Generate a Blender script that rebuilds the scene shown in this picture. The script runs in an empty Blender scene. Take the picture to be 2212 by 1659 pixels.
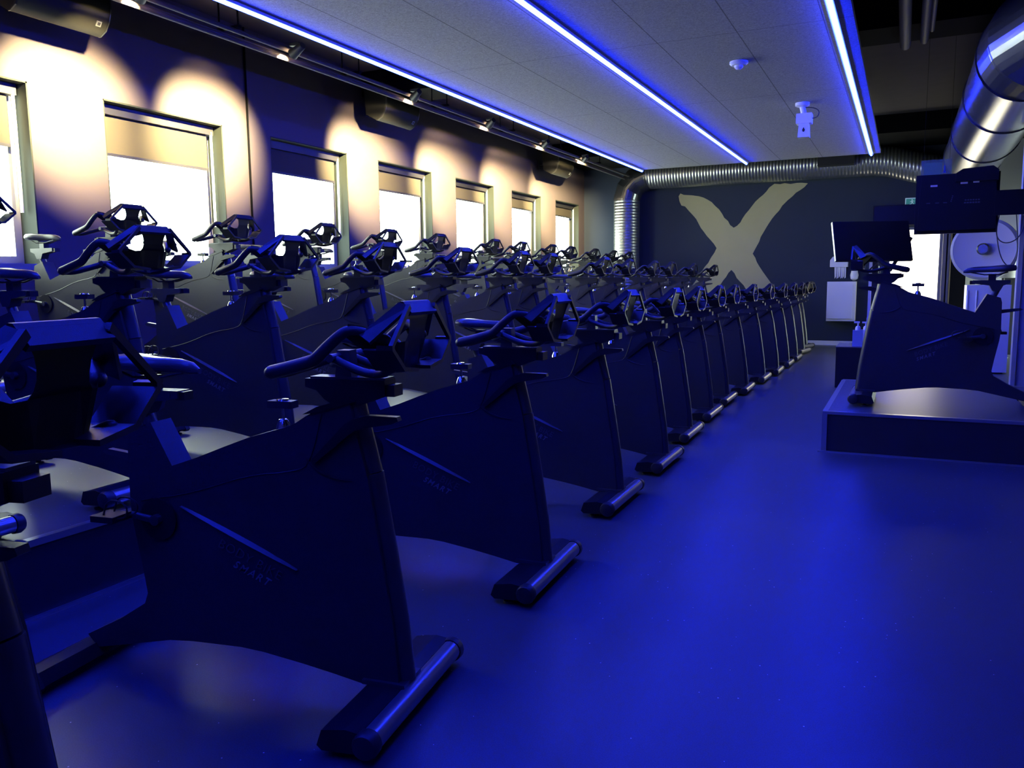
import bpy, bmesh, math, random
from mathutils import Vector, Matrix
random.seed(7)
PI = math.pi
R = math.radians
scene = bpy.context.scene
COL = scene.collection

# ------------------------------------------------------------------ materials
def mat(name, color, rough=0.5, metal=0.0, spec=0.5, emit=None, estr=1.0, noise=None, bump=None, coat=0.0):
    m = bpy.data.materials.new(name); m.use_nodes = True
    nt = m.node_tree; b = nt.nodes['Principled BSDF']
    b.inputs['Base Color'].default_value = (*color, 1)
    b.inputs['Roughness'].default_value = rough
    b.inputs['Metallic'].default_value = metal
    b.inputs['Specular IOR Level'].default_value = spec
    b.inputs['Coat Weight'].default_value = coat
    if emit:
        b.inputs['Emission Color'].default_value = (*emit, 1)
        b.inputs['Emission Strength'].default_value = estr
    tc = nt.nodes.new('ShaderNodeTexCoord')
    if noise:                       # (scale, amount): mottles the base colour
        n = nt.nodes.new('ShaderNodeTexNoise'); n.inputs['Scale'].default_value = noise[0]
        n.inputs['Detail'].default_value = 4
        nt.links.new(tc.outputs['Object'], n.inputs['Vector'])
        mx = nt.nodes.new('ShaderNodeMix'); mx.data_type = 'RGBA'
        k = noise[1]
        mx.inputs[6].default_value = (*[c*(1-k) for c in color], 1)
        mx.inputs[7].default_value = (*[min(1, c*(1+k)) for c in color], 1)
        nt.links.new(n.outputs['Fac'], mx.inputs[0])
        nt.links.new(mx.outputs[2], b.inputs['Base Color'])
    if bump:                        # (scale, strength)
        n2 = nt.nodes.new('ShaderNodeTexNoise'); n2.inputs['Scale'].default_value = bump[0]
        n2.inputs['Detail'].default_value = 3
        nt.links.new(tc.outputs['Object'], n2.inputs['Vector'])
        bp = nt.nodes.new('ShaderNodeBump'); bp.inputs['Strength'].default_value = bump[1]
        bp.inputs['Distance'].default_value = 0.002
        nt.links.new(n2.outputs['Fac'], bp.inputs['Height'])
        nt.links.new(bp.outputs['Normal'], b.inputs['Normal'])
    return m

M = {}
M['body'] = mat('satin_black_shell', (0.034, 0.034, 0.036), 0.40, spec=0.40, noise=(60, 0.15), bump=(900, 0.1))
M['black'] = mat('black_plastic', (0.012, 0.012, 0.014), 0.38, spec=0.4, bump=(500, 0.1))
M['rubber'] = mat('black_rubber', (0.020, 0.020, 0.023), 0.42, spec=0.5, bump=(700, 0.2))
M['tube'] = mat('grey_tube', (0.07, 0.07, 0.073), 0.34, metal=0.5)
M['roller'] = mat('anodised_roller', (0.32, 0.31, 0.30), 0.3, metal=0.75)
M['seat'] = mat('saddle_vinyl', (0.045, 0.045, 0.05), 0.3, spec=0.6, bump=(300, 0.1))
M['chrome'] = mat('chrome', (0.65, 0.65, 0.66), 0.15, metal=1.0)
M['stripe'] = mat('grey_stripe', (0.075, 0.075, 0.085), 0.35, spec=0.5)
M['letter_dim'] = mat('dark_grey_lettering', (0.065, 0.065, 0.07), 0.5)
M['letter_bright'] = mat('silver_lettering', (0.17, 0.17, 0.18), 0.4)
M['wall'] = mat('dark_plum_wall_paint', (0.075, 0.060, 0.072), 0.75, spec=0.25, noise=(3, 0.06), bump=(200, 0.15))
M['wallfar'] = mat('dark_slate_wall_paint', (0.026, 0.036, 0.062), 0.75, spec=0.25, noise=(3, 0.06), bump=(200, 0.15))
M['white_wall'] = mat('white_wall_paint', (0.30, 0.30, 0.33), 0.7, noise=(3, 0.03))
M['jamb'] = mat('grey_green_reveal', (0.024, 0.029, 0.026), 0.7, spec=0.2)
M['slab'] = mat('dark_painted_slab', (0.052, 0.041, 0.044), 0.85, noise=(5, 0.2), bump=(60, 0.3))
M['beam'] = mat('dark_beam', (0.003, 0.003, 0.004), 0.9, spec=0.1)
M['alu'] = mat('aluminium_edge', (0.55, 0.56, 0.58), 0.28, metal=0.9)
M['riserside'] = mat('black_riser_board', (0.020, 0.020, 0.024), 0.5)
M['frame'] = mat('white_window_frame', (0.22, 0.22, 0.26), 0.45)
M['blind'] = mat('blind_fabric', (0.034, 0.027, 0.021), 0.85, noise=(200, 0.08))
M['cassette'] = mat('dark_cassette', (0.012, 0.012, 0.018), 0.5)
M['gold'] = mat('gold_wall_paint', (0.42, 0.40, 0.20), 0.6, spec=0.3, noise=(4, 0.05))
M['whiteplastic'] = mat('white_plastic', (0.75, 0.75, 0.77), 0.35)
M['paper'] = mat('white_paper', (0.8, 0.8, 0.8), 0.9)
M['screen'] = mat('black_screen_glass', (0.006, 0.006, 0.008), 0.3, spec=0.25)
M['tvback'] = mat('black_tv_back', (0.004, 0.004, 0.005), 0.5, spec=0.25)
M['sticker'] = mat('pale_sticker', (0.55, 0.50, 0.60), 0.6)
M['exitgreen'] = mat('green_exit_sign', (0.06, 0.30, 0.22), 0.4, emit=(0.05, 0.30, 0.24), estr=0.25)
M['exitwhite'] = mat('white_pictogram', (0.55, 0.70, 0.68), 0.4, emit=(0.5, 0.7, 0.7), estr=0.25)
M['lampwarm'] = mat('warm_lamp_face', (0.9, 0.8, 0.6), 0.4, emit=(1.0, 0.72, 0.40), estr=60)
M['led'] = mat('blue_led_tube', (0.2, 0.3, 0.9), 0.4, emit=(0.010, 0.024, 1.0), estr=158)
M['cable'] = mat('dark_cable', (0.03, 0.03, 0.04), 0.5)
M['grille'] = mat('speaker_grille', (0.006, 0.0055, 0.005), 0.6, spec=0.25, bump=(400, 0.5))

def glass_mat():
    m = bpy.data.materials.new('window_glass'); m.use_nodes = True
    nt = m.node_tree; nt.nodes.clear()
    o = nt.nodes.new('ShaderNodeOutputMaterial'); t = nt.nodes.new('ShaderNodeBsdfTransparent')
    g = nt.nodes.new('ShaderNodeBsdfGlossy'); g.inputs['Roughness'].default_value = 0.03
    mx = nt.nodes.new('ShaderNodeMixShader'); mx.inputs[0].default_value = 0.06
    t.inputs[0].default_value = (0.97, 1.0, 0.97, 1)
    nt.links.new(t.outputs[0], mx.inputs[1]); nt.links.new(g.outputs[0], mx.inputs[2])
    nt.links.new(mx.outputs[0], o.inputs[0]); return m
M['glass'] = glass_mat()
M['tinted'] = glass_mat(); M['tinted'].name = 'tinted_glass'
for n_ in M['tinted'].node_tree.nodes:
    if n_.type == 'BSDF_TRANSPARENT': n_.inputs[0].default_value = (0.62, 0.56, 0.52, 1)

def acrylic_mat():
    m = bpy.data.materials.new('clear_acrylic'); m.use_nodes = True
    nt = m.node_tree; nt.nodes.clear()
    o = nt.nodes.new('ShaderNodeOutputMaterial'); t = nt.nodes.new('ShaderNodeBsdfTransparent')
    g = nt.nodes.new('ShaderNodeBsdfPrincipled'); g.inputs['Base Color'].default_value = (0.12, 0.2, 0.22, 1)
    g.inputs['Roughness'].default_value = 0.5
    mx = nt.nodes.new('ShaderNodeMixShader'); mx.inputs[0].default_value = 0.35
    nt.links.new(t.outputs[0], mx.inputs[1]); nt.links.new(g.outputs[0], mx.inputs[2])
    nt.links.new(mx.outputs[0], o.inputs[0]); return m
M['acrylic'] = acrylic_mat()

def floor_mat(name, base, rough, flecks=True):
    m = mat(name, base, rough, spec=0.6)
    nt = m.node_tree; b = nt.nodes['Principled BSDF']
    tc = nt.nodes.new('ShaderNodeTexCoord')
    n = nt.nodes.new('ShaderNodeTexNoise'); n.inputs['Scale'].default_value = 260; n.inputs['Detail'].default_value = 3
    nt.links.new(tc.outputs['Object'], n.inputs['Vector'])
    mr = nt.nodes.new('ShaderNodeMapRange'); mr.inputs[1].default_value = .35; mr.inputs[2].default_value = .65
    mr.inputs[3].default_value = .8; mr.inputs[4].default_value = 1.2
    nt.links.new(n.outputs['Fac'], mr.inputs[0])
    vm = nt.nodes.new('ShaderNodeVectorMath'); vm.operation = 'SCALE'; vm.inputs[0].default_value = base
    nt.links.new(mr.outputs[0], vm.inputs['Scale'])
    v = nt.nodes.new('ShaderNodeTexVoronoi'); v.inputs['Scale'].default_value = 34
    nt.links.new(tc.outputs['Object'], v.inputs['Vector'])
    lt = nt.nodes.new('ShaderNodeMath'); lt.operation = 'LESS_THAN'; lt.inputs[1].default_value = 0.075
    nt.links.new(v.outputs['Distance'], lt.inputs[0])
    # only some cells carry a light fleck
    sp = nt.nodes.new('ShaderNodeSeparateColor'); nt.links.new(v.outputs['Color'], sp.inputs[0])
    gt = nt.nodes.new('ShaderNodeMath'); gt.operation = 'GREATER_THAN'; gt.inputs[1].default_value = 0.86
    nt.links.new(sp.outputs[0], gt.inputs[0])
    mu = nt.nodes.new('ShaderNodeMath'); mu.operation = 'MULTIPLY'
    nt.links.new(lt.outputs[0], mu.inputs[0]); nt.links.new(gt.outputs[0], mu.inputs[1])
    mx = nt.nodes.new('ShaderNodeMix'); mx.data_type = 'RGBA'
    mx.inputs[7].default_value = (0.85, 0.85, 0.85, 1)
    nt.links.new(mu.outputs[0], mx.inputs[0]); nt.links.new(vm.outputs[0], mx.inputs[6])
    nt.links.new(mx.outputs[2], b.inputs['Base Color'])
    bp = nt.nodes.new('ShaderNodeBump'); bp.inputs['Strength'].default_value = 0.12; bp.inputs['Distance'].default_value = 0.001
    nt.links.new(n.outputs['Fac'], bp.inputs['Height']); nt.links.new(bp.outputs['Normal'], b.inputs['Normal'])
    return m
M['floor'] = floor_mat('speckled_vinyl_floor', (0.056, 0.064, 0.078), 0.38)

def panel_mat():        # wood-wool ceiling boards with joints every 0.6 m across and 2.4 m along
    m = mat('wood_wool_ceiling_board', (0.36, 0.36, 0.35), 0.9, spec=0.2)
    nt = m.node_tree; b = nt.nodes['Principled BSDF']
    tc = nt.nodes.new('ShaderNodeTexCoord')
    n = nt.nodes.new('ShaderNodeTexNoise'); n.inputs['Scale'].default_value = 55; n.inputs['Detail'].default_value = 5
    n.inputs['Distortion'].default_value = 1.5
    nt.links.new(tc.outputs['Object'], n.inputs['Vector'])
    mr = nt.nodes.new('ShaderNodeMapRange'); mr.inputs[1].default_value = .3; mr.inputs[2].default_value = .7
    mr.inputs[3].default_value = .68; mr.inputs[4].default_value = 1.25
    nt.links.new(n.outputs['Fac'], mr.inputs[0])
    sx = nt.nodes.new('ShaderNodeSeparateXYZ'); nt.links.new(tc.outputs['Object'], sx.inputs[0])
    def joint(out, period, off, half):
        a = nt.nodes.new('ShaderNodeMath'); a.operation = 'ADD'; a.inputs[1].default_value = off + 100*period
        nt.links.new(out, a.inputs[0])
        md = nt.nodes.new('ShaderNodeMath'); md.operation = 'MODULO'; md.inputs[1].default_value = period
        nt.links.new(a.outputs[0], md.inputs[0])
        l = nt.nodes.new('ShaderNodeMath'); l.operation = 'LESS_THAN'; l.inputs[1].default_value = half
        nt.links.new(md.outputs[0], l.inputs[0]); return l.outputs[0]
    j1 = joint(sx.outputs['X'], 0.63, 0.0, 0.009)
    j2 = joint(sx.outputs['Y'], 2.4, 0.5, 0.008)
    mxm = nt.nodes.new('ShaderNodeMath'); mxm.operation = 'MAXIMUM'
    nt.links.new(j1, mxm.inputs[0]); nt.links.new(j2, mxm.inputs[1])
    k = nt.nodes.new('ShaderNodeMath'); k.operation = 'MULTIPLY_ADD'; k.inputs[1].default_value = -0.55; k.inputs[2].default_value = 1.0
    nt.links.new(mxm.outputs[0], k.inputs[0])
    mm = nt.nodes.new('ShaderNodeMath'); mm.operation = 'MULTIPLY'
    nt.links.new(k.outputs[0], mm.inputs[0]); nt.links.new(mr.outputs[0], mm.inputs[1])
    vm = nt.nodes.new('ShaderNodeVectorMath'); vm.operation = 'SCALE'; vm.inputs[0].default_value = (0.34, 0.34, 0.33)
    nt.links.new(mm.outputs[0], vm.inputs['Scale']); nt.links.new(vm.outputs[0], b.inputs['Base Color'])
    bp = nt.nodes.new('ShaderNodeBump'); bp.inputs['Strength'].default_value = 0.5; bp.inputs['Distance'].default_value = 0.004
    nt.links.new(n.outputs['Fac'], bp.inputs['Height']); nt.links.new(bp.outputs['Normal'], b.inputs['Normal'])
    return m
M['panel'] = panel_mat()

def duct_mat(name, axis, period):   # spiral duct: fine ribs along one object axis
    m = mat(name, (0.40, 0.41, 0.42), 0.30, metal=0.9)
    nt = m.node_tree; b = nt.nodes['Principled BSDF']
    tc = nt.nodes.new('ShaderNodeTexCoord'); sx = nt.nodes.new('ShaderNodeSeparateXYZ')
    nt.links.new(tc.outputs['Object'], sx.inputs[0])
    s = nt.nodes.new('ShaderNodeMath'); s.operation = 'MULTIPLY'; s.inputs[1].default_value = 2*PI/period
    nt.links.new(sx.outputs[axis], s.inputs[0])
    si = nt.nodes.new('ShaderNodeMath'); si.operation = 'SINE'; nt.links.new(s.outputs[0], si.inputs[0])
    bp = nt.nodes.new('ShaderNodeBump'); bp.inputs['Strength'].default_value = 0.6; bp.inputs['Distance'].default_value = 0.005
    nt.links.new(si.outputs[0], bp.inputs['Height']); nt.links.new(bp.outputs['Normal'], b.inputs['Normal'])
    return m
M['ductx'] = duct_mat('spiral_duct_x', 'X', 0.06)
M['ductz'] = duct_mat('spiral_duct_z', 'Z', 0.06)
M['ducty'] = duct_mat('spiral_duct_y', 'Y', 0.30)
M['galv'] = mat('galvanised_steel', (0.17, 0.175, 0.19), 0.24, metal=0.9, noise=(8, 0.12))

# ------------------------------------------------------------------ mesh helpers
def finish(name, bm, m, parent=None, smooth=False, bevel=0.0, segs=2):
    if bevel > 0:
        es = [e for e in bm.edges if len(e.link_faces) == 2 and e.calc_face_angle(0) > R(28)]
        if es: bmesh.ops.bevel(bm, geom=es, offset=bevel, segments=segs, profile=0.5, affect='EDGES', clamp_overlap=True)
    bmesh.ops.recalc_face_normals(bm, faces=bm.faces[:])
    me = bpy.data.meshes.new(name); bm.to_mesh(me); bm.free()
    if smooth:
        for p in me.polygons: p.use_smooth = True
        try: me.set_sharp_from_angle(angle=R(38))
        except Exception: pass
    me.materials.append(M[m] if isinstance(m, str) else m)
    o = bpy.data.objects.new(name, me); COL.objects.link(o)
    if parent: o.parent = parent
    return o

def box(bm, x0, x1, y0, y1, z0, z1, mtx=None):
    vs = [bm.verts.new(Vector(p)) for p in ((x0,y0,z0),(x1,y0,z0),(x1,y1,z0),(x0,y1,z0),(x0,y0,z1),(x1,y0,z1),(x1,y1,z1),(x0,y1,z1))]
    if mtx is not None:
        for v in vs: v.co = mtx @ v.co
    for f in ((0,3,2,1),(4,5,6,7),(0,1,5,4),(1,2,6,5),(2,3,7,6),(3,0,4,7)): bm.faces.new([vs[i] for i in f])
    return vs

def prism(bm, pts, a0, a1, axis='y', mtx=None):
    # pts: polygon; extruded along axis from a0 to a1
    def P(p, a):
        if axis == 'y': v = Vector((p[0], a, p[1]))
        elif axis == 'x': v = Vector((a, p[0], p[1]))
        else: v = Vector((p[0], p[1], a))
        return mtx @ v if mtx is not None else v
    A = [bm.verts.new(P(p, a0)) for p in pts]; B = [bm.verts.new(P(p, a1)) for p in pts]
    bm.faces.new(A); bm.faces.new(B[::-1])
    n = len(pts)
    for i in range(n): bm.faces.new((A[i], A[(i+1) % n], B[(i+1) % n], B[i]))

def tube(bm, pts, rad, seg=12, caps=True, flat=1.0):
    # sweep a circle through pts; rad number or list
    pts = [Vector(p) for p in pts]; n = len(pts)
    if not isinstance(rad, (list, tuple)): rad = [rad]*n
    rings = []; up = None
    for i in range(n):
        if i == 0: d = pts[1]-pts[0]
        elif i == n-1: d = pts[-1]-pts[-2]
        else: d = (pts[i+1]-pts[i]).normalized() + (pts[i]-pts[i-1]).normalized()
        d.normalize()
        if up is None:
            up = Vector((0,0,1)) if abs(d.z) < 0.9 else Vector((0,1,0))
        u = d.cross(up).normalized(); v = u.cross(d).normalized(); up = v
        k = 1.0
        if 0 < i < n-1:
            c = (pts[i+1]-pts[i]).normalized().dot((pts[i]-pts[i-1]).normalized())
            k = 1.0/max(0.6, math.sqrt((1+c)/2))
        rings.append([bm.verts.new(pts[i] + (u*math.cos(2*PI*j/seg)*flat + v*math.sin(2*PI*j/seg))*rad[i]*(k if k < 1.3 else 1.3)) for j in range(seg)])
    for i in range(n-1):
        for j in range(seg):
            bm.faces.new((rings[i][j], rings[i][(j+1) % seg], rings[i+1][(j+1) % seg], rings[i+1][j]))
    if caps:
        bm.faces.new(rings[0][::-1]); bm.faces.new(rings[-1])
    return rings

def rounded_tube(bm, pts, r, seg=12, **k):
    # tube with domed ends
    P = [Vector(p) for p in pts]
    r0 = r[0] if isinstance(r, (list, tuple)) else r; r1 = r[-1] if isinstance(r, (list, tuple)) else r
    rr = list(r) if isinstance(r, (list, tuple)) else [r]*len(P)
    d0 = (P[0]-P[1]).normalized(); d1 = (P[-1]-P[-2]).normalized()
    pre = [P[0]+d0*r0*0.95, P[0]+d0*r0*0.7]; post = [P[-1]+d1*r1*0.7, P[-1]+d1*r1*0.95]
    tube(bm, pre+P+post, [r0*.3, r0*.72]+rr+[r1*.72, r1*.3], seg, **k)

def smooth_path(pts, it=2):
    P = [Vector(p) for p in pts]
    for _ in range(it):
        Q = [P[0]]
        for a, b in zip(P, P[1:]):
            Q += [a.lerp(b, .25), a.lerp(b, .75)]
        Q.append(P[-1]); P = Q
    return P

def lathe(bm, prof, center=(0,0,0), axis='z', seg=24):
    rings = []
    for r, h in prof:
        ring = []
        for j in range(seg):
            a = 2*PI*j/seg
            c, s = r*math.cos(a), r*math.sin(a)
            v = {'z': (c, s, h), 'y': (c, h, s), 'x': (h, c, s)}[axis]
            ring.append(bm.verts.new(Vector(center)+Vector(v)))
        rings.append(ring)
    for a, b in zip(rings, rings[1:]):
        for j in range(seg): bm.faces.new((a[j], a[(j+1) % seg], b[(j+1) % seg], b[j]))
    bm.faces.new(rings[0][::-1]); bm.faces.new(rings[-1])

def NB(): return bmesh.new()

def tag(o, label, cat, group=None, kind=None):
    o['label'] = label; o['category'] = cat
    if group: o['group'] = group
    if kind: o['kind'] = kind
    return o
def thing(name, label, cat, loc=(0,0,0), rz=0, group=None):
    o = bpy.data.objects.new(name, None); COL.objects.link(o)
    o.empty_display_size = 0.1
    o.location = loc; o.rotation_euler = (0, 0, rz)
    return tag(o, label, cat, group)
def struct(name, bm, m, **k):
    o = finish(name, bm, m, **k); o['kind'] = 'structure'; return o
def children(o): return [c for c in bpy.data.objects if c.parent == o]
def copy_tree(o, kids, parent=None):
    c = o.copy(); COL.objects.link(c)
    if parent: c.parent = parent
    for ch in kids.get(o.name, []): copy_tree(ch, kids, c)
    return c
def text_mesh(name, body, size, m, parent, mtx, shear=0.0, extrude=0.0012, spacing=1.0, bold=0.0):
    cu = bpy.data.curves.new(name, 'FONT'); cu.body = body; cu.size = size; cu.extrude = extrude
    cu.shear = shear; cu.space_character = spacing; cu.align_x = 'LEFT'; cu.offset = bold
    cu.resolution_u = 3
    t = bpy.data.objects.new(name+'_src', cu); COL.objects.link(t)
    bpy.context.view_layer.update()
    me = bpy.data.meshes.new_from_object(t.evaluated_get(bpy.context.evaluated_depsgraph_get()))
    bpy.data.objects.remove(t)
    me.transform(mtx); me.name = name
    me.materials.clear(); me.materials.append(M[m])
    o = bpy.data.objects.new(name, me); COL.objects.link(o); o.parent = parent
    return o

# ------------------------------------------------------------------ constants of the room
XL, XR, YF, YB, ZC = -6.43, 2.7, 17.15, -1.6, 4.0
T = 0.30
P1X, P1Z = -3.04, 0.32          # low platform edge and height
P2X, P2Z = -4.78, 0.63          # high platform
WZ0, WZ1 = 1.47, 2.94
WIN = [(3.07,4.45),(5.14,6.54),(7.25,8.64),(9.32,10.70),(11.42,12.75),(13.46,14.77),(15.51,16.82)]

# floor
bm = NB(); box(bm, XL-T, XR, YB, YF+0.05, -0.1, 0.0); struct('floor', bm, 'floor')
bm = NB(); box(bm, XL-T, XR+0.1, YB-0.1, YF+0.3, ZC, ZC+0.1); struct('ceiling', bm, 'slab')
# left wall with window openings
bm = NB()
x0, x1 = XL-T, XL
box(bm, x0, x1, YB, YF, 0, WZ0); box(bm, x0, x1, YB, YF, WZ1, ZC)
ys = [YB]+[v for w in WIN for v in w]+[YF]
for a, b in zip(ys[0::2], ys[1::2]): box(bm, x0, x1, a, b, WZ0, WZ1)
struct('wall_left', bm, 'wall')
# far wall: opening for the glazed door/window 8, white part at right
W8 = (-0.33, 0.60, 0.55, 2.24)
bm = NB()
box(bm, XL-T, W8[0], YF, YF+0.2, 0, ZC); box(bm, W8[1], 0.95, YF, YF+0.2, 0, ZC)
box(bm, W8[0], W8[1], YF, YF+0.2, W8[3], ZC); box(bm, W8[0], W8[1], YF, YF+0.2, 0, W8[2])
struct('wall_front', bm, 'wallfar')
bm = NB(); box(bm, 0.95, XR+0.1, YF-0.05, YF+0.2, 0, ZC); o = struct('wall_front_alcove', bm, 'white_wall')
W9 = (14.9, 16.8, 0.12, 1.35)
bm = NB(); box(bm, XR, XR+0.1, YB, W9[0], 0, ZC); box(bm, XR, XR+0.1, W9[1], YF-0.05, 0, ZC)
box(bm, XR, XR+0.1, W9[0], W9[1], 0, W9[2]); box(bm, XR, XR+0.1, W9[0], W9[1], W9[3], ZC); struct('wall_right', bm, 'wall')
bm = NB(); box(bm, XL-T, XR+0.1, YB-0.1, YB, 0, ZC); struct('wall_back', bm, 'wall')
bm = NB(); box(bm, XL, 0.59, YF-0.018, YF, 0, 0.085); struct('baseboard_front', bm, 'whiteplastic')
# return wall at right (white, nearer)
bm = NB(); box(bm, 1.02, XR, 9.7, 9.82, 0, 2.74); box(bm, 1.02, 1.06, 9.68, 9.70, 0, 2.74); struct('wall_return', bm, 'white_wall')
# slim conduit running up the left wall
bm = NB(); tube(bm, [(XL+0.012, 6.90, 0.63), (XL+0.012, 6.90, ZC)], 0.011, 8); struct('trim_1', bm, 'beam')
# dark post at the corner of the alcove
bm = NB(); box(bm, 0.72, 0.96, YF-0.660, YF-0.0, 0, 3.3); struct('trim_2', bm, 'beam', bevel=0.005)
bm = NB(); box(bm, 0.60, 0.66, YF-0.10, YF, 0, 2.3); box(bm, 0.685, 0.72, YF-0.12, YF, 0, 2.3); struct('trim_3', bm, mat('taupe_door_frame', (0.20,0.19,0.18), 0.5))

# ceiling beams
for i, (a, b, zb) in enumerate([(-1.6, -0.6, 3.7), (3.2, 4.0, 3.72), (9.0, 9.62, 3.70), (15.35, 17.15, 3.70)]):
    bm = NB(); box(bm, XL, XR, a, b, zb, ZC)
    struct('trim_%d' % (i+4), bm, 'beam')

# ------------------------------------------------------------------ windows
def make_window(k, ya, yb):
    root = thing('window_%d' % k, '', '', (XL-T, (ya+yb)/2, WZ0))
    for key in ('label', 'category'): del root[key]
    root['kind'] = 'structure'
    w = (yb-ya)/2; h = WZ1-WZ0
    bm = NB()       # reveal lining
    t = 0.012
    box(bm, 0.02, T-0.002, -w, -w+t, 0, h); box(bm, 0.02, T-0.002, w-t, w, 0, h); box(bm, 0.02, T-0.002, -w, w, h-t, h)
    finish('reveal', bm, 'jamb', root)
    bm = NB()
    f = 0.065
    for a, b, c, d in ((-w+t, -w+t+f, 0.02, h-t), (w-t-f, w-t, 0.02, h-t), (-w+t+f, w-t-f, 0.02, 0.02+f), (-w+t+f, w-t-f, h-t-f, h-t)):
        box(bm, 0.03, 0.10, a, b, c, d)
    finish('window_frame', bm, 'frame', root, bevel=0.006)
    bm = NB(); box(bm, 0.055, 0.063, -w+t+f, w-t-f, 0.02+f, h-t-f); finish('pane', bm, 'glass', root)
    bm = NB(); box(bm, 0.02, T+0.05, -w-0.02, w+0.02, -0.03, 0.02); finish('sill', bm, 'frame', root, bevel=0.006)
    return root
drops = [0.50, 0.45, 0.36, 0.36, 0.30, 0.28, 0.28]
ordn = ['first', 'second', 'third', 'fourth', 'fifth', 'sixth', 'seventh', 'eighth', 'ninth', 'tenth', 'eleventh', 'twelfth', 'thirteenth', 'fourteenth', 'fifteenth']
for k, (a, b) in enumerate(WIN):
    make_window(k+1, a, b)
    w = (b-a)/2
    t = thing('roller_blind', 'rolled-up roller blind in the %s window of the left wall counted from the camera' % ordn[k], 'blind',
              (XL-T+0.16, (a+b)/2, WZ1-0.012), 0, 'roller blinds in the left wall windows')
    bm = NB(); box(bm, -0.04, 0.04, -w+0.03, w-0.03, -0.09, 0); finish('cassette', bm, 'cassette', t, bevel=0.01)
    bm = NB(); box(bm, -0.004, 0.0, -w+0.05, w-0.09, -drops[k]+0.02, -0.08); finish('fabric', bm, 'blind', t)
    bm = NB(); box(bm, -0.010, 0.006, -w+0.05, w-0.09, -drops[k], -drops[k]+0.025); finish('bottom_bar', bm, 'cassette', t, bevel=0.004)
    bm = NB(); tube(bm, [(0.03, w-0.055, -0.06), (0.03, w-0.055, -1.02)], 0.013, 8); finish('pull_chain', bm, 'whiteplastic', t)

# window 8 (bright opening in the far wall)
root = thing('window_8', '', '', ((W8[0]+W8[1])/2, YF+0.1, W8[2]))
for key in ('label', 'category'): del root[key]
root['kind'] = 'structure'
w = (W8[1]-W8[0])/2; h = W8[3]-W8[2]
bm = NB()
for a, b, c, d in ((-w, -w+.05, 0, h), (w-.05, w, 0, h), (-w+.05, w-.05, 0, .05), (-w+.05, w-.05, h-.05, h)): box(bm, a, b, -.03, .03, c, d)
finish('window_frame', bm, 'frame', root)
bm = NB(); box(bm, -w+.05, w-.05, -.004, .004, .05, h-.05); finish('pane', bm, 'tinted', root)

# window 9 in the right wall of the alcove
root = thing('window_9', '', '', (XR+0.05, (W9[0]+W9[1])/2, W9[2]))
for key in ('label', 'category'): del root[key]
root['kind'] = 'structure'
w = (W9[1]-W9[0])/2; h = W9[3]-W9[2]
bm = NB()
for a, b, c, d in ((-w, -w+.06, 0, h), (w-.06, w, 0, h), (-.03, .03, .06, h-.06), (-w+.06, w-.06, 0, .06), (-w+.06, w-.06, h-.06, h)): box(bm, -.03, .03, a, b, c, d)
finish('window_frame', bm, 'frame', root)
bm = NB(); box(bm, -.004, .004, -w+.06, w-.06, .06, h-.06); finish('pane', bm, 'glass', root)

# ------------------------------------------------------------------ platforms and podium
def deck(name, label, x0, x1, y0, y1, z0, z1, trims):
    t = thing(name, label, 'platform', ((x0+x1)/2, (y0+y1)/2, z0))
    ox, oy, oz = t.location
    bm = NB(); box(bm, x0-ox, x1-ox, y0-oy, y1-oy, 0, z1-z0-0.02); finish('riser', bm, 'riserside', t)
    bm = NB(); box(bm, x0-ox, x1-ox, y0-oy, y1-oy, z1-z0-0.02, z1-z0-0.0008); finish('deck_top', bm, 'floor', t)
    for (a, b, c, d, e, f) in trims:
        bm = NB(); box(bm, a-ox, b-ox, c-oy, d-oy, e-oz, f-oz); finish('edge_trim', bm, 'alu', t, bevel=0.004)
    return t
deck('platform', 'long low platform carrying the middle row of bikes', P2X, P1X, YB+0.02, YF-0.66, 0, P1Z,
     [(P1X-0.03, P1X+0.008, YB+0.02, YF-0.66, P1Z-0.028, P1Z), (P1X, P1X+0.02, YB+0.02, YF-0.66, 0, 0.014)])
deck('platform', 'long high platform under the windows carrying the back row of bikes', XL+0.005, P2X, YB+0.02, YF-0.66, 0, P2Z,
     [(P2X-0.03, P2X+0.008, YB+0.02, YF-0.66, P2Z-0.028, P2Z)])
PX0, PX1, PY0, PY1, PZ = -0.51, 2.4, 6.48, 8.62, 0.31
deck('podium', 'black instructor podium with blue lit metal edges at the right', PX0, PX1, PY0, PY1, 0, PZ,
     [(PX0-0.006, PX1, PY0-0.008, PY0+0.03, PZ-0.022, PZ), (PX0-0.008, PX0+0.03, PY0+0.03, PY1-0.03, PZ-0.022, PZ),
      (PX0, PX1, PY1-0.03, PY1+0.008, PZ-0.022, PZ), (PX0-0.008, PX0+0.028, PY0-0.01, PY0+0.006, 0, PZ-0.022),
      (PX0-0.03, PX1, PY0-0.03, PY0-0.012, 0, 0.012)])

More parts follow.
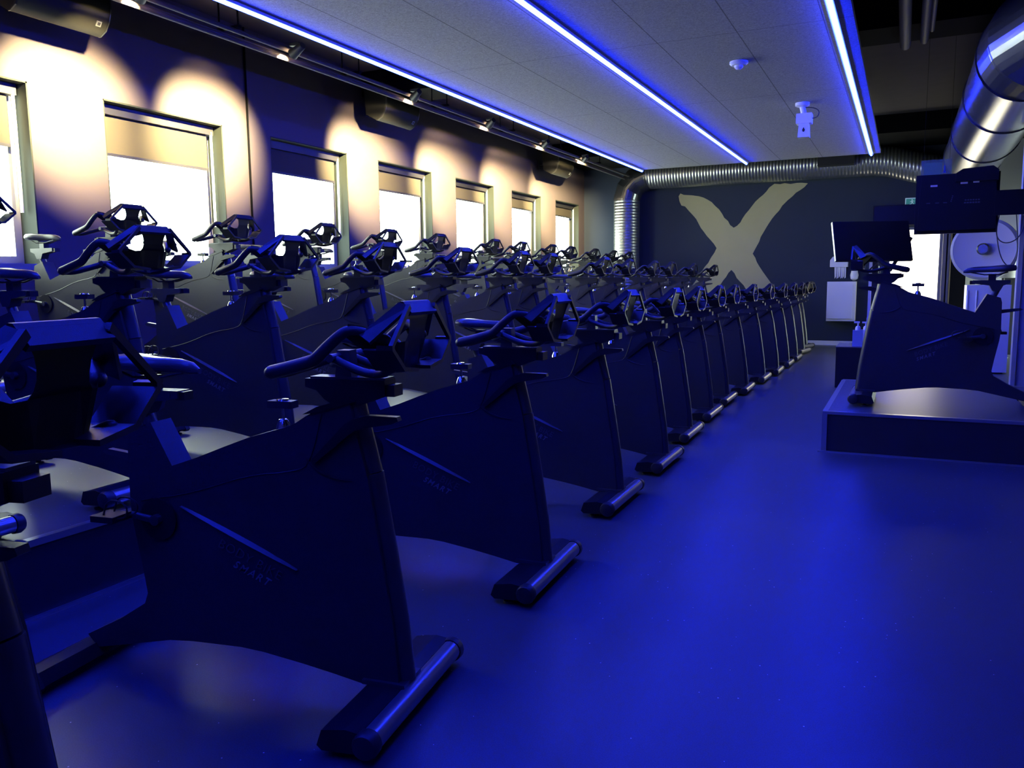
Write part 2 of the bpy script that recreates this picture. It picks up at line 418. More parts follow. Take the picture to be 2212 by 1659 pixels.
# ------------------------------------------------------------------ the spinning bike
def Rot(axis, deg): return Matrix.Rotation(R(deg), 4, axis)
def make_bike(label, group):
    t = thing('exercise_bike', label, 'exercise bike', (0,0,0), 0, group)
    HW = 0.047
    # body shell
    prof = [(-.962,.834),(-.873,.863),(-.799,.724),(-.70,.757),(-.593,.798),(-.50,.832),(-.417,.856),(-.372,.868),(-.339,.880),(-.298,.905),(-.259,.926),
            (-.147,.957),(-.130,.869),(-.096,.735),(-.060,.50),(-.027,.282),(-.012,.10),(-.129,.081),(-.235,.10),(-.343,.117),(-.489,.136),(-.570,.141),(-.654,.139),
            (-.760,.136),(-.851,.128),(-.960,.105),(-1.16,.062),(-1.20,.105),(-1.05,.180),(-.945,.245),(-.930,.282),(-.943,.369),(-.969,.516),(-.976,.583),(-.971,.799)]
    bm = NB(); prism(bm, prof, -HW, HW)
    body = finish('body_shell', bm, 'body', t, smooth=True, bevel=0.006)
    # shallow seams moulded in each side
    for s in (-1, 1):
        bm = NB()
        y = s*(HW+0.0005)
        tube(bm, smooth_path([(-.93,y,.60),(-.72,y,.64),(-.52,y,.71),(-.33,y,.735),(-.285,y,.765),(-.24,y,.915)], 2), 0.0022, 6)
        finish('panel_seam', bm, 'black', body)
        bm = NB()       # raised fin stripe, thin at both ends
        yy = s*(HW+0.010)
        a = Vector((-.771,0,.594)); b = Vector((-.346,0,.423)); d = (b-a).normalized(); n = Vector((-d.z,0,d.x)) if d.x else Vector((0,0,1))
        top = []; bot = []
        N = 10
        for i in range(N+1):
            u = i/N; wv = 0.0085*math.sin(PI*min(1, u*1.0))**0.8 + 0.0008
            c = a.lerp(b, u)
            top.append((c+Vector((0,0,wv)))); bot.append((c-Vector((0,0,wv*0.6))))
        for i in range(N):
            q0, q1, r1, r0 = top[i], top[i+1], bot[i+1], bot[i]
            ys_in = s*(HW-0.001)
            vs = [bm.verts.new((q0.x, ys_in, q0.z)), bm.verts.new((q1.x, ys_in, q1.z)), bm.verts.new((r1.x, yy*1.0, r1.z)), bm.verts.new((r0.x, yy*1.0, r0.z))]
            bm.faces.new(vs)
            vs2 = [bm.verts.new((r0.x, yy, r0.z)), bm.verts.new((r1.x, yy, r1.z)), bm.verts.new((r1.x, ys_in, r1.z-0.002)), bm.verts.new((r0.x, ys_in, r0.z-0.002))]
            bm.faces.new(vs2)
        bmesh.ops.remove_doubles(bm, verts=bm.verts[:], dist=0.0004)
        finish('side_stripe', bm, 'stripe', t)
        # crescent under the lever recess
        bm = NB()
        cp = smooth_path([(-.300,s*(HW+.001),.775),(-.262,s*(HW+.003),.742),(-.205,s*(HW+.003),.722),(-.142,s*(HW+.001),.716)], 2)
        nn = len(cp)
        tube(bm, cp, [0.001+0.0045*math.sin(PI*i/(nn-1)) for i in range(nn)], 6, flat=0.5)
        finish('crescent_trim', bm, 'black', t)
        # lettering
        ang = -21.9 if s < 0 else 21.9
        if s < 0:
            base = Matrix.Translation((-.640, -(HW+0.0012), .472)) @ Rot('Y', 21.9) @ Rot('X', 90)
            base2 = Matrix.Translation((-.585, -(HW+0.0012), .410)) @ Rot('Y', 21.9) @ Rot('X', 90)
        else:
            base = Matrix.Translation((-.405, HW+0.0012, .377)) @ Rot('Y', 21.9) @ Rot('Z', 180) @ Rot('X', 90)
            base2 = Matrix.Translation((-.420, HW+0.0012, .343)) @ Rot('Y', 21.9) @ Rot('Z', 180) @ Rot('X', 90)
        text_mesh('lettering', 'BODY BIKE', 0.046, 'letter_dim', t, base, 0.15, spacing=1.08)
        text_mesh('lettering', 'SMART', 0.036, 'letter_bright', t, base2, 0.35, spacing=1.35, bold=0.0006)
    # head tube along the leading edge, in two lengths
    bm = NB(); tube(bm, [(-.012,0,.095),(-.030,0,.285),(-.062,0,.50),(-.100,0,.735)], 0.036, 16, flat=0.9)
    finish('head_tube', bm, 'tube', t, smooth=True)
    bm = NB(); tube(bm, [(-.1005,0,.737),(-.132,0,.872),(-.152,0,.962)], 0.0335, 16, flat=0.9)
    finish('upper_head_tube', bm, 'tube', t, smooth=True)
    bm = NB(); prism(bm, [(-.305,.912),(-.255,.937),(-.145,.968),(-.130,.955),(-.25,.920)], -HW-.004, HW+.004)
    finish('crown_cap', bm, 'black', t, bevel=0.004)
    # front foot: chamfered box, rounded roller on its leading side, end caps, levelling pads
    fo = NB()
    prism(fo, [(-.135,.035),(-.118,.082),(-.045,.094),(.0,.088),(.004,.028),(-.12,.022)], -.315, .315)
    ff = finish('front_foot', fo, 'black', t, bevel=0.006)
    bm = NB(); tube(bm, [(.018,-.285,.058),(.018,.285,.058)], 0.034, 16); finish('roller', bm, 'roller', ff, smooth=True)
    for s in (-1, 1):
        bm = NB(); lathe(bm, [(.020,0),(.039,.004*s),(.041,.028*s),(.034,.042*s),(.02,.046*s)], (.016, s*.285, .056), 'y', 16)
        finish('transport_wheel', bm, 'rubber', ff, smooth=True)
        bm = NB(); lathe(bm, [(.026,0),(.026,.008),(.012,.012),(.012,.03)], (-.07, s*.27, 0), 'z', 14); finish('levelling_pad', bm, 'rubber', ff, smooth=True)
    bm = NB(); box(bm, -.13, .012, -.06, .06, .088, .102); finish('foot_bracket', bm, 'tube', t, bevel=0.004)
    # rear foot
    bm = NB(); prism(bm, [(-1.255,.035),(-1.243,.072),(-1.215,.082),(-1.165,.078),(-1.145,.035),(-1.16,.024),(-1.24,.024)], -.30, .30)
    rf = finish('rear_foot', bm, 'black', t, bevel=0.005)
    for s in (-1, 1):
        bm = NB(); prism(bm, [(-1.262,.030),(-1.248,.076),(-1.217,.086),(-1.163,.082),(-1.138,.035),(-1.15,.020),(-1.25,.020)], s*.285, s*.318)
        finish('end_cap', bm, 'rubber', rf, bevel=0.004)
        bm = NB(); lathe(bm, [(.026,0),(.026,.008),(.012,.012),(.012,.03)], (-1.20, s*.27, 0), 'z', 14); finish('levelling_pad', bm, 'rubber', rf, smooth=True)
    # seat post, slider, saddle
    bm = NB(); tube(bm, [(-.895,0,.80),(-.940,0,.905)], 0.024, 14); finish('seat_post', bm, 'tube', t, smooth=True)
    bm = NB(); prism(bm, [(-1.02,.965),(-1.02,.940),(-.975,.925),(-.955,.885),(-.905,.885),(-.885,.925),(-.775,.940),(-.775,.965)], -.030, .030)
    ss = finish('seat_slider', bm, 'body', t, bevel=0.004)
    bm = NB(); box(bm, -.79, -.755, -.022, .022, .935, .962); finish('slider_knob', bm, 'black', ss, bevel=0.006)
    bm = NB(); box(bm, -.925, -.875, -.022, .022, .965, 1.012)
    tube(bm, [(-1.0,-.028,1.025),(-.95,-.028,1.006),(-.85,-.022,1.006),(-.76,-.012,1.024)], 0.0045, 8)
    tube(bm, [(-1.0,.028,1.025),(-.95,.028,1.006),(-.85,.022,1.006),(-.76,.012,1.024)], 0.0045, 8)
    finish('saddle_clamp', bm, 'black', t)
    bm = NB()           # saddle loft
    st = [(-1.056,.022,1.050,.014),(-1.048,.055,1.052,.026),(-1.015,.078,1.052,.032),(-.965,.080,1.050,.033),(-.92,.062,1.047,.031),(-.875,.042,1.045,.029),(-.83,.030,1.043,.028),(-.78,.024,1.041,.027),(-.735,.019,1.034,.024),(-.708,.008,1.026,.012)]
    rings = []
    for (x, wy, zc, hz) in st:
        ring = []
        for j in range(16):
            a = 2*PI*j/16; cy = math.cos(a); sz = math.sin(a)
            z = zc + hz*(sz if sz > 0 else sz*1.0)*1.0
            if sz > 0: z -= 0.006*(1-abs(cy))**2*(1 if wy > .03 else .4)
            else: z += 0.010*(1-abs(cy))
            ring.append(bm.verts.new((x, wy*math.copysign(abs(cy)**.8, cy), z)))
        rings.append(ring)
    for a, b in zip(rings, rings[1:]):
        for j in range(16): bm.faces.new((a[j], a[(j+1) % 16], b[(j+1) % 16], b[j]))
    bm.faces.new(rings[0][::-1]); bm.faces.new(rings[-1])
    finish('saddle', bm, 'seat', t, smooth=True)
    # handlebar post and slider
    bm = NB(); tube(bm, [(-.148,0,.93),(-.160,0,.985)], 0.024, 14); finish('handlebar_post', bm, 'tube', t, smooth=True)
    bm = NB(); prism(bm, [(-.300,1.020),(-.300,.995),(-.262,.985),(-.235,.958),(-.21,.945),(-.115,.945),(-.07,.962),(-.035,.972),(-.035,1.020)], -.036, .036)
    hs = finish('handlebar_slider', bm, 'black', t, bevel=0.004)
    bm = NB(); box(bm, -.285, -.035, -.030, .030, 1.020, 1.026); finish('rail_plate', bm, 'tube', hs, bevel=0.003)
    bm = NB(); box(bm, -.036, -.008, -.028, .028, .972, 1.006); finish('slider_knob', bm, 'rubber', hs, bevel=0.008)
    bm = NB(); prism(bm, [(-.205,1.024),(-.195,1.105),(-.155,1.105),(-.150,1.024)], -.022, .022)
    tube(bm, [(-.19,-.075,1.085),(-.19,.075,1.085)], 0.013, 12)
    finish('handlebar_clamp', bm, 'tube', t, bevel=0.0)
    bm = NB(); box(bm, -.066, .066, -.011, .011, -.005, .005, Matrix.Translation((-.085,.055,1.088)) @ Rot('Y', 47))
    finish('clamp_lever', bm, 'rubber', t, bevel=0.003)
    # handlebar: bull horns, wings, forward arch
    bm = NB()
    for s in (-1, 1):
        horn = smooth_path([(-.322,s*.172,1.052),(-.245,s*.184,1.070),(-.185,s*.190,1.086),(-.165,s*.191,1.094),(-.120,s*.191,1.135),(-.078,s*.188,1.168),(-.060,s*.182,1.174),(-.038,s*.168,1.171),(.018,s*.120,1.146)], 2)
        rr = [.0205 - .006*min(1, i/(len(horn)*.75)) for i in range(len(horn))]
        rounded_tube(bm, horn, rr, 12)
        low = smooth_path([(-.322,s*.170,1.048),(-.300,s*.135,1.046),(-.255,s*.100,1.062),(-.205,s*.060,1.080)], 2)
        rounded_tube(bm, low, .0135, 10)
        fw = smooth_path([(-.190,s*.050,1.082),(-.100,s*.060,1.046),(-.02,s*.085,1.042),(.035,s*.120,1.066)], 2)
        rounded_tube(bm, fw, .0125, 10)
    hb = finish('handlebar', bm, 'rubber', t, smooth=True)
    # front plate with its two U-shaped cut-outs
    bm = NB()
    def both(seq):
        vt = [(bm.verts.new(a), bm.verts.new(b)) for a, b in seq]
        for (a, b), (c, d) in zip(vt, vt[1:]): bm.faces.new((a, b, d, c))
    wing = [((.050,.040,1.150),(.030,.040,1.056)), ((.050,.066,1.138),(.026,.066,1.058)), ((.042,.088,1.136),(.020,.088,1.066)),
            ((.024,.112,1.148),(.004,.112,1.082)), ((-.006,.140,1.170),(-.020,.140,1.104)), ((-.034,.166,1.186),(-.046,.166,1.130)), ((-.062,.188,1.192),(-.070,.188,1.156))]
    full = [((p[0],-p[1],p[2]),(q[0],-q[1],q[2])) for p, q in wing[::-1]] + wing
    both(full)
    web = [(1.138,.050,.066),(1.150,.053,.057),(1.166,.057,.054),(1.184,.060,.056),(1.202,.063,.062),(1.218,.064,.071),(1.232,.064,.081),(1.243,.062,.088)]
    vt = [(bm.verts.new((x,-y,z)), bm.verts.new((x,y,z))) for z, x, y in web]
    for (a, b), (c, d) in zip(vt, vt[1:]): bm.faces.new((a, b, d, c))
    r = bmesh.ops.solidify(bm, geom=bm.faces[:], thickness=0.020)
    finish('front_plate', bm, 'black', t)
    bm = NB(); prism(bm, [(.040,1.236),(.048,1.251),(.056,1.250),(.082,1.219),(.074,1.210),(.050,1.226)], -.088, .088)
    finish('ridge_cap', bm, 'black', t, bevel=0.003)
    for s in (-1, 1):
        bm = NB()       # slanted side plate, widening downwards
        o_ = [(.078,s*.088,1.238),(.044,s*.088,1.248),(-.034,s*.180,1.163),(.006,s*.196,1.143)]
        n_ = Vector((0, -s*.008, -.007))
        A = [bm.verts.new(p) for p in o_]; B = [bm.verts.new(Vector(p)+n_) for p in o_]
        bm.faces.new(A); bm.faces.new(B[::-1])
        for q in range(4): bm.faces.new((A[q], A[(q+1) % 4], B[(q+1) % 4], B[q]))
        finish('arch_side', bm, 'black', t)
        bm = NB()
        path = [(s*.088,1.243),(s*.204,1.136),(s*.204,1.122),(s*.132,1.060),(s*.040,1.050)]
        inn = [(s*.080,1.230),(s*.190,1.133),(s*.190,1.126),(s*.126,1.071),(s*.040,1.060)]
        for q in range(4):
            prism(bm, [path[q], path[q+1], inn[q+1], inn[q]], (.066 if q == 0 else .030 if q == 1 else -.012), .078, axis='x')
        finish('arch_bar', bm, 'black', t)
    # resistance knob
    bm = NB()
    lathe(bm, [(.026,.848),(.022,.868),(.014,.885),(.006,.888)], (-.405,0,0), 'z', 16)
    lathe(bm, [(.0055,.886),(.0055,.925)], (-.405,0,0), 'z', 12)
    kb = finish('resistance_knob', bm, 'chrome', t, smooth=True)
    bm = NB()
    box(bm, -.448, -.362, -.020, .020, .922, .944)
    finish('knob_grip', bm, 'rubber', kb, bevel=0.006)
    bm = NB(); lathe(bm, [(.020,.944),(.018,.949),(.010,.950)], (-.405,0,0), 'z', 14); finish('knob_cap', bm, 'chrome', kb, smooth=True)
    # adjusting levers: front one on the right flank, rear one behind the seat tube
    bm = NB(); prism(bm, [(-.275,.775),(-.262,.766),(-.140,.862),(-.085,.884),(-.055,.900),(-.060,.918),(-.110,.914),(-.155,.892)], -.064, -.049)
    prism(bm, [(-.130,.872),(-.080,.886),(.012,.903),(.030,.911),(.026,.923),(-.070,.924),(-.120,.910)], -.088, -.062)
    finish('adjustment_lever', bm, 'black', t, bevel=0.003)
    bm = NB(); prism(bm, [(-.93,.700),(-.965,.715),(-1.10,.738),(-1.115,.748),(-1.09,.757),(-.955,.742),(-.93,.738)], -.011, .011)
    finish('adjustment_lever', bm, 'tube', t, bevel=0.003)
    # crank set
    for s in (-1, 1):
        bm = NB(); lathe(bm, [(.070,s*.056),(.070,s*.050),(.060,s*.046)], (-.86,0,.545), 'y', 28)
        finish('crank_cover', bm, 'black', t, smooth=True)
    for s, ang in ((-1, 172), (1, -8)):
        ca, sa = math.cos(R(ang)), math.sin(R(ang))
        ex, ez = -.86+.125*ca, .545+.125*sa
        bm = NB(); tube(bm, [(-.86, s*.068, .545), (ex, s*.072, ez)], [.013, .011], 10, flat=.7)
        lathe(bm, [(.018,0),(.018,.020*s),(.010,.022*s)], (-.86, s*.056, .545), 'y', 14)
        cr = finish('crank_arm', bm, 'tube', t, smooth=True)
        bm = NB(); box(bm, ex-.045, ex+.045, *sorted((s*.085, s*.165)), ez-.010, ez+.010)
        pd = finish('pedal', bm, 'black', t, bevel=0.004)
        bm = NB()
        for yy in (.100, .145):
            tube(bm, smooth_path([(ex+.040,s*yy,ez),(ex+.085,s*yy,ez+.012),(ex+.085,s*yy,ez+.055),(ex+.01,s*yy,ez+.065),(ex-.01,s*yy,ez+.010)], 2), .003, 6)
        finish('toe_cage', bm, 'black', pd, smooth=True)
    return t

G1 = 'front row of exercise bikes along the aisle'
G2 = 'middle row of exercise bikes on the low platform'
G3 = 'back row of exercise bikes below the windows'
FRONT = [(-1.20,.80,13.5),(-1.32,1.995,7.5),(-1.35,3.155,3),(-1.44,4.45,1),(-1.46,5.53,.5),(-1.55,6.63,1.5),(-1.60,7.70,1),(-1.64,8.68,1),
         (-1.60,9.61,1.3),(-1.575,10.73,.5),(-1.53,11.65,1),(-1.52,12.71,.5),(-1.51,13.69,0),(-1.54,14.98,-8),(-1.60,16.02,-12)]
MIDX = -3.12
MID = [1.66,2.66,3.58,4.55,5.58,6.60,7.28,8.85,9.78,10.92,11.80,13.17,14.85]
BACKX = -5.06
BACK = [3.10,4.17,5.26,6.37,7.45,8.48,9.97,10.82,11.96,12.78,13.95,14.99,15.95]
proto = make_bike('', G1)
kids = {}
for o in bpy.data.objects:
    if o.parent: kids.setdefault(o.parent.name, []).append(o)
def lab(i, n, row):
    if i == 0: return 'black exercise bike nearest the camera in the %s' % row
    if i == n-1: return 'black exercise bike at the far end of the %s' % row
    return 'black exercise bike, %s from the camera in the %s' % (ordn[i], row)
def put(o, x, y, z, yaw, label, group):
    o.location = (x, y, z); o.rotation_euler = (0, 0, R(yaw)); o['label'] = label; o['group'] = group
first = True
for i, (x, y, yw) in enumerate(FRONT):
    o = proto if first else copy_tree(proto, kids)
    first = False
    put(o, x, y, 0, yw, lab(i, len(FRONT), 'row on the floor beside the aisle'), G1)
rr = random.Random(3)
for i, y in enumerate(MID):
    o = copy_tree(proto, kids)
    put(o, MIDX + rr.uniform(-.02, .02), y, P1Z, rr.uniform(0, 3.5), lab(i, len(MID), 'middle row on the low platform'), G2)
for i, y in enumerate(BACK):
    o = copy_tree(proto, kids)
    put(o, BACKX + rr.uniform(-.01, .01), y, P2Z, rr.uniform(-1, 1.5), lab(i, len(BACK), 'back row below the windows'), G3)
o = copy_tree(proto, kids)
put(o, -.31, 7.13, PZ, 180, 'black exercise bike facing the rows alone on the instructor podium', None) if False else None
o.location = (-.31, 7.13, PZ); o.rotation_euler = (0, 0, PI); o['label'] = 'lone black exercise bike facing left on the instructor podium'
del o['group']

# ------------------------------------------------------------------ ceiling panel, led tubes, ceiling devices
PXA, PXB, PYA, PYB, PPZ = -4.24, -0.42, YB+0.3, 14.0, 3.2
bm = NB(); box(bm, PXA, PXB, PYA, PYB, PPZ, PPZ+0.05)
o = finish('ceiling_panel', bm, 'panel'); tag(o, 'long suspended pale grey acoustic ceiling panel over the bike rows', 'ceiling panel')
names = ['left edge of the suspended ceiling panel', 'middle of the suspended ceiling panel', 'right edge of the suspended ceiling panel']
for k, x in enumerate((-4.18, -2.42, -0.55)):
    t = thing('led_strip', 'glowing blue LED strip along the %s' % names[k], 'led light', (x, (PYA+PYB)/2, PPZ), 0, 'blue LED strips')
    L = (PYB-PYA)/2-0.02
    bm = NB(); box(bm, -.030, .030, -L, L, -.006, -.001); box(bm, -.030, -.024, -L, L, -.021, -.006); box(bm, .024, .030, -L, L, -.021, -.006); finish('channel', bm, 'whiteplastic', t)
    bm = NB(); tube(bm, [(0, -L, -.023), (0, L, -.023)], 0.0165, 8); finish('light_tube', bm, 'led', t, smooth=True)
# hangers carrying the panel
for i, y in enumerate((1.0, 5.0, 9.0, 13.2)):
    for j, x in enumerate((-3.9, -0.8)):
        bm = NB(); tube(bm, [(x, y, PPZ+.05), (x, y, ZC)], .006, 6)
        o = finish('hanger_rod', bm, 'beam', smooth=True)
        tag(o, 'thin hanger rod above the %s side of the ceiling panel, %s from the camera' % (('window', 'podium')[j], ordn[i]), 'rod', 'hanger rods of the ceiling panel')

t = thing('smoke_detector', 'small round white smoke detector on the ceiling panel', 'smoke detector', (-1.40, 7.59, PPZ))
bm = NB(); lathe(bm, [(.078,0),(.080,-.018),(.062,-.034)], (0,0,0), 'z', 28); finish('base', bm, 'whiteplastic', t, smooth=True)
bm = NB(); lathe(bm, [(.040,-.034),(.038,-.050),(.022,-.064),(.006,-.068)], (0,0,0), 'z', 24); finish('sensor_dome', bm, 'whiteplastic', t, smooth=True)
t = thing('ceiling_sensor', 'white two-stage alarm beacon hanging from the ceiling panel by a cable', 'alarm', (-1.09, 9.65, PPZ))
bm = NB(); lathe(bm, [(.075,0),(.075,-.03),(.045,-.045)], (0,0,0), 'z', 24); finish('base', bm, 'whiteplastic', t, smooth=True)
bm = NB(); tube(bm, [(0,0,-.04),(.02,0,-.12)], .030, 14); finish('neck', bm, 'whiteplastic', t, smooth=True)
bm = NB(); box(bm, -.055, .105, -.07, .07, -.225, -.12); finish('upper_housing', bm, 'whiteplastic', t, bevel=.015, smooth=True)
bm = NB(); prism(bm, [(-.025,-.22),(.075,-.22),(.085,-.37),(-.035,-.37)], -.055, .055)
lo = finish('lower_housing', bm, 'whiteplastic', t, bevel=.012, smooth=True)
bm = NB(); prism(bm, [(.025,-.265),(.040,-.295),(.032,-.315),(.018,-.315),(.010,-.295)], -.058, -.054); finish('drop_mark', bm, 'cassette', lo)
bm = NB(); tube(bm, smooth_path([(.07,0,-.17),(.16,0,-.17),(.18,0,-.10),(.12,0,-.06),(.03,0,-.05)], 2), .005, 6); finish('cable', bm, 'cable', t, smooth=True)

# ------------------------------------------------------------------ light track and spotlights by the window wall
for k, (x, z, r_, L) in enumerate([(-5.28, 3.385, .022, 'lower dark conduit of the three running above the window row'), (-5.19, 3.43, .020, 'middle dark conduit of the three running above the window row'), (-5.36, 3.44, .017, 'outer dark conduit nearest the window wall above the window row')]):
    bm = NB(); tube(bm, [(x, YB+.01, z), (x, YF-.72, z)], r_, 10)
    o = finish('conduit', bm, 'slab', smooth=True); tag(o, L, 'pipe', 'conduits along the window wall')
# rail bridge pieces holding the conduits to the slab
for k, y in enumerate((2.6, 5.5, 7.2, 9.0, 10.9, 12.7, 14.6)):
    bm = NB(); box(bm, -5.40, -5.15, y-.02, y+.02, 3.455, 3.475); tube(bm, [(-5.38, y, 3.47), (-5.38, y, ZC)], .008, 6); tube(bm, [(-5.17, y, 3.47), (-5.17, y, ZC)], .008, 6)
    o = finish('pipe_hanger', bm, 'beam'); tag(o, 'dark U-shaped pipe hanger above the window row, %s from the camera' % ordn[k], 'bracket', 'hangers of the conduits')

SPOTS = [(2.75, 3.35), (4.45, 4.80), (6.12, 6.34), (8.14, 8.95), (10.0, 10.98), (11.86, 13.05), (13.6, 15.18)]
def spot_thing(y, ty, k):
    loc = Vector((-5.08, y, 3.40)); aim = Vector((XL, ty, 2.86))
    d = (aim-loc).normalized()
    t = thing('track_spotlight', 'warm spotlight on the conduits aimed at the window wall, %s from the camera' % ordn[k], 'spotlight', loc, 0, 'track spotlights')
    q = d.to_track_quat('Z', 'Y').to_matrix().to_4x4()
    bm = NB(); lathe(bm, [(.030,-.10),(.034,-.09),(.040,-.02),(.050,.045),(.050,.05)], (0,0,0), 'z', 20); bmesh.ops.transform(bm, matrix=q, verts=bm.verts[:])
    finish('lamp_head', bm, 'cassette', t, smooth=True)
    bm = NB(); lathe(bm, [(.001,.050),(.044,.051),(.044,.053),(.001,.054)], (0,0,0), 'z', 20); bmesh.ops.transform(bm, matrix=q, verts=bm.verts[:])
    finish('lens', bm, 'lampwarm', t)
    bm = NB(); tube(bm, [(0,0,.0),(.03,0,.07)], .009, 8); box(bm, -.06,.05,-.02,.02,.05,.075); finish('arm', bm, 'cassette', t)
    ld = bpy.data.lights.new('spot_beam', 'SPOT'); ld.energy = 4200; ld.color = (1.0, .80, .34)
    ld.spot_size = R(59); ld.spot_blend = .9; ld.shadow_soft_size = .03
    lo = bpy.data.objects.new('spot_beam', ld); COL.objects.link(lo)
    lo.location = loc + d*.07; lo.rotation_euler = (-d).to_track_quat('Z', 'Y').to_euler()
for k, (y, ty) in enumerate(SPOTS): spot_thing(y, ty, k)

# ------------------------------------------------------------------ wall speakers
def speaker(x, y, z, yaw, L, badge):
    t = thing('wall_speaker', L, 'speaker', (x, y, z), R(yaw), 'black wall speakers')
    # trapezoid cabinet with a bowed grille, lying on its side along the wall
    bow = [(.00,-.225),(.065,-.19),(.115,-.12),(.140,-.03),(.142,.06),(.120,.15),(.075,.225)]
    bm = NB(); prism(bm, [(-.20,.20),(-.17,-.14)]+[(p[0]-.012,p[1]) for p in bow], -.375, .375)
    finish('cabinet', bm, 'tvback', t, bevel=.006)
    bm = NB(); prism(bm, bow+[(p[0]-.012,p[1]) for p in bow[::-1]], -.365, .365); finish('grille', bm, 'grille', t, smooth=True)
    for s_ in (-1, 1):
        bm = NB(); prism(bm, [(p[0]+.004,p[1]) for p in bow]+[(p[0]-.02,p[1]) for p in bow[::-1]], s_*.366, s_*.378); finish('grille_rim', bm, 'black', t)
    bm = NB(); box(bm, -.003, .003, -.022, .022, -.022, .022, Matrix.Translation((.094,.29,-.155)) @ Rot('Y', 35)); bg_ = finish('badge', bm, 'alu', t, bevel=.002)
    bm = NB(); box(bm, .003, .004, -.012, .012, -.012, .012, Matrix.Translation((.094,.29,-.155)) @ Rot('Y', 35)); finish('badge_mark', bm, 'cassette', bg_)
    bm = NB(); box(bm, -.40, -.15, -.03, .03, .0, .03); box(bm, -.42, -.40, -.05, .05, -.08, .10); finish('wall_bracket', bm, 'cassette', t)
    return t
speaker(-5.97, 4.42, 3.53, 0, 'black wall speaker nearest the camera, above the first windows', True)
speaker(-5.97, 9.05, 3.53, 0, 'black wall speaker lit by a spot above the fourth window', True)
speaker(-5.97, 14.6, 3.50, 0, 'black wall speaker farthest away above the last windows', True)

# ------------------------------------------------------------------ ducts
t = thing('air_duct', 'ribbed silver air duct rising and running along the far wall', 'air duct', (-5.35, YF-.34, 0))
r_ = 0.27
bm = NB(); tube(bm, [(0,0,0.02),(0,0,2.98)], r_, 40); finish('riser_pipe', bm, 'ductz', t, smooth=True)
bm = NB()
el = [(0,0,2.96),(0,0,3.0),(.06,0,3.20),(.20,0,3.36),(.40,0,3.44),(.46,0,3.45)]
tube(bm, el, [r_+.006]*len(el), 40); finish('elbow', bm, 'galv', t, smooth=False)
for (p, q) in (((0,0,3.0),(0,0,3.008)), ((.060,0,3.195),(.068,0,3.208)), ((.2,0,3.355),(.212,0,3.363)), ((.44,0,3.45),(.45,0,3.45))):
    bm = NB(); tube(bm, [p, q], r_+.014, 40); finish('seam_ring', bm, 'galv', t)
bm = NB(); tube(bm, [(.44,0,3.45),(4.75,0,3.45)], r_, 40); finish('cross_pipe', bm, 'ductx', t, smooth=True)
bm = NB(); tube(bm, [(4.72,0,3.45),(5.0,0,3.42),(5.9,0,3.15)], r_, 40); finish('sloping_pipe', bm, 'ductx', t, smooth=True)
bm = NB(); box(bm, 3.80, 4.42, -.50, -.26, 3.36, 3.60); finish('junction_box', bm, 'cassette', t, bevel=.005)

t = thing('air_duct', 'wide smooth silver air duct along the right side of the ceiling', 'air duct', (.87, 0, 3.17))
r2 = 0.40
bm = NB(); tube(bm, [(0, 8.28, 0), (0, YF-.75, 0)], r2, 44); finish('long_pipe', bm, 'galv', t, smooth=True)
bm = NB(); pts = [(0, 8.30, 0), (.04, 8.0, .03), (.22, 7.74, .10), (.46, 7.58, .16), (.66, 7.50, .19)]
tube(bm, pts, r2+.006, 44); finish('elbow', bm, 'galv', t, smooth=False)
for p, q in (((0,8.30,0),(0,8.27,0)), ((.04,8.01,.03),(.046,7.99,.032)), ((.22,7.745,.10),(.23,7.73,.104)), ((0,10.0,0),(0,10.012,0)), ((0,12.4,0),(0,12.412,0)), ((0,14.8,0),(0,14.812,0))):
    bm = NB(); tube(bm, [p, q], r2+.014, 44); finish('seam_ring', bm, 'galv', t)
bm = NB(); tube(bm, [(.64,7.51,.185),(1.38,7.35,.21)], r2, 44); finish('branch_pipe', bm, 'galv', t, smooth=True)
# upright dark pipes near the ceiling at the right
M['pipe'] = mat('grey_painted_pipe', (0.10, 0.09, 0.10), 0.6)
for k, (x, y, r3) in enumerate([(-.10, 9.50, .052), (.07, 9.40, .040), (.13, 9.05, .022)]):
    bm = NB(); rounded_tube(bm, [(x, 3.0, 3.64), (x, y, 3.64)], r3, 14)
    box(bm, x-.01, x+.01, 5.9, 5.92, 3.65, ZC)
    o = finish('ceiling_pipe', bm, 'pipe', smooth=True); tag(o, ('thick', 'thin', 'medium')[k]+' grey pipe running below the beams right of the ceiling panel', 'pipe', 'pipes under the slab')

# ------------------------------------------------------------------ far wall: painted X, signs, dispensers
xp = [(1466,424),(1470,418),(1477,421),(1495,422),(1510,424),(1528,431),(1545,445),(1560,462),(1577,486),(1585,492),(1592,488),(1610,463),(1640,428),(1662,405),(1673,397),(1745,396),(1738,404),(1712,424),(1690,444),(1668,472),(1655,492),(1640,522),(1626,548),(1640,575),(1655,597),(1666,613),(1672,626),(1690,660),(1640,668),(1612,626),(1580,583),(1562,606),(1548,628),(1525,665),(1470,660),(1492,622),(1510,597),(1530,568),(1548,536),(1520,500),(1497,465),(1480,446),(1472,444)]
CXc, CYc, F = 1106.0, 829.5, 1758.78
ROWS = ((0.90192697, 0.43175039, -0.01092488), (0.04385046, -0.11670991, -0.99219753), (-0.42965671, 0.89441064, -0.12419627))
def on_wall(u, v, Y):       # survey of the far wall taken from the photograph
    c = (u-CXc, v-CYc, F)
    d = [sum(ROWS[k][j]*c[k] for k in range(3)) for j in range(3)]
    s = Y/d[1]; return (d[0]*s, 1.3+d[2]*s)
pts = [on_wall(u, v, YF) for u, v in xp]
rj = random.Random(5)
dense = []
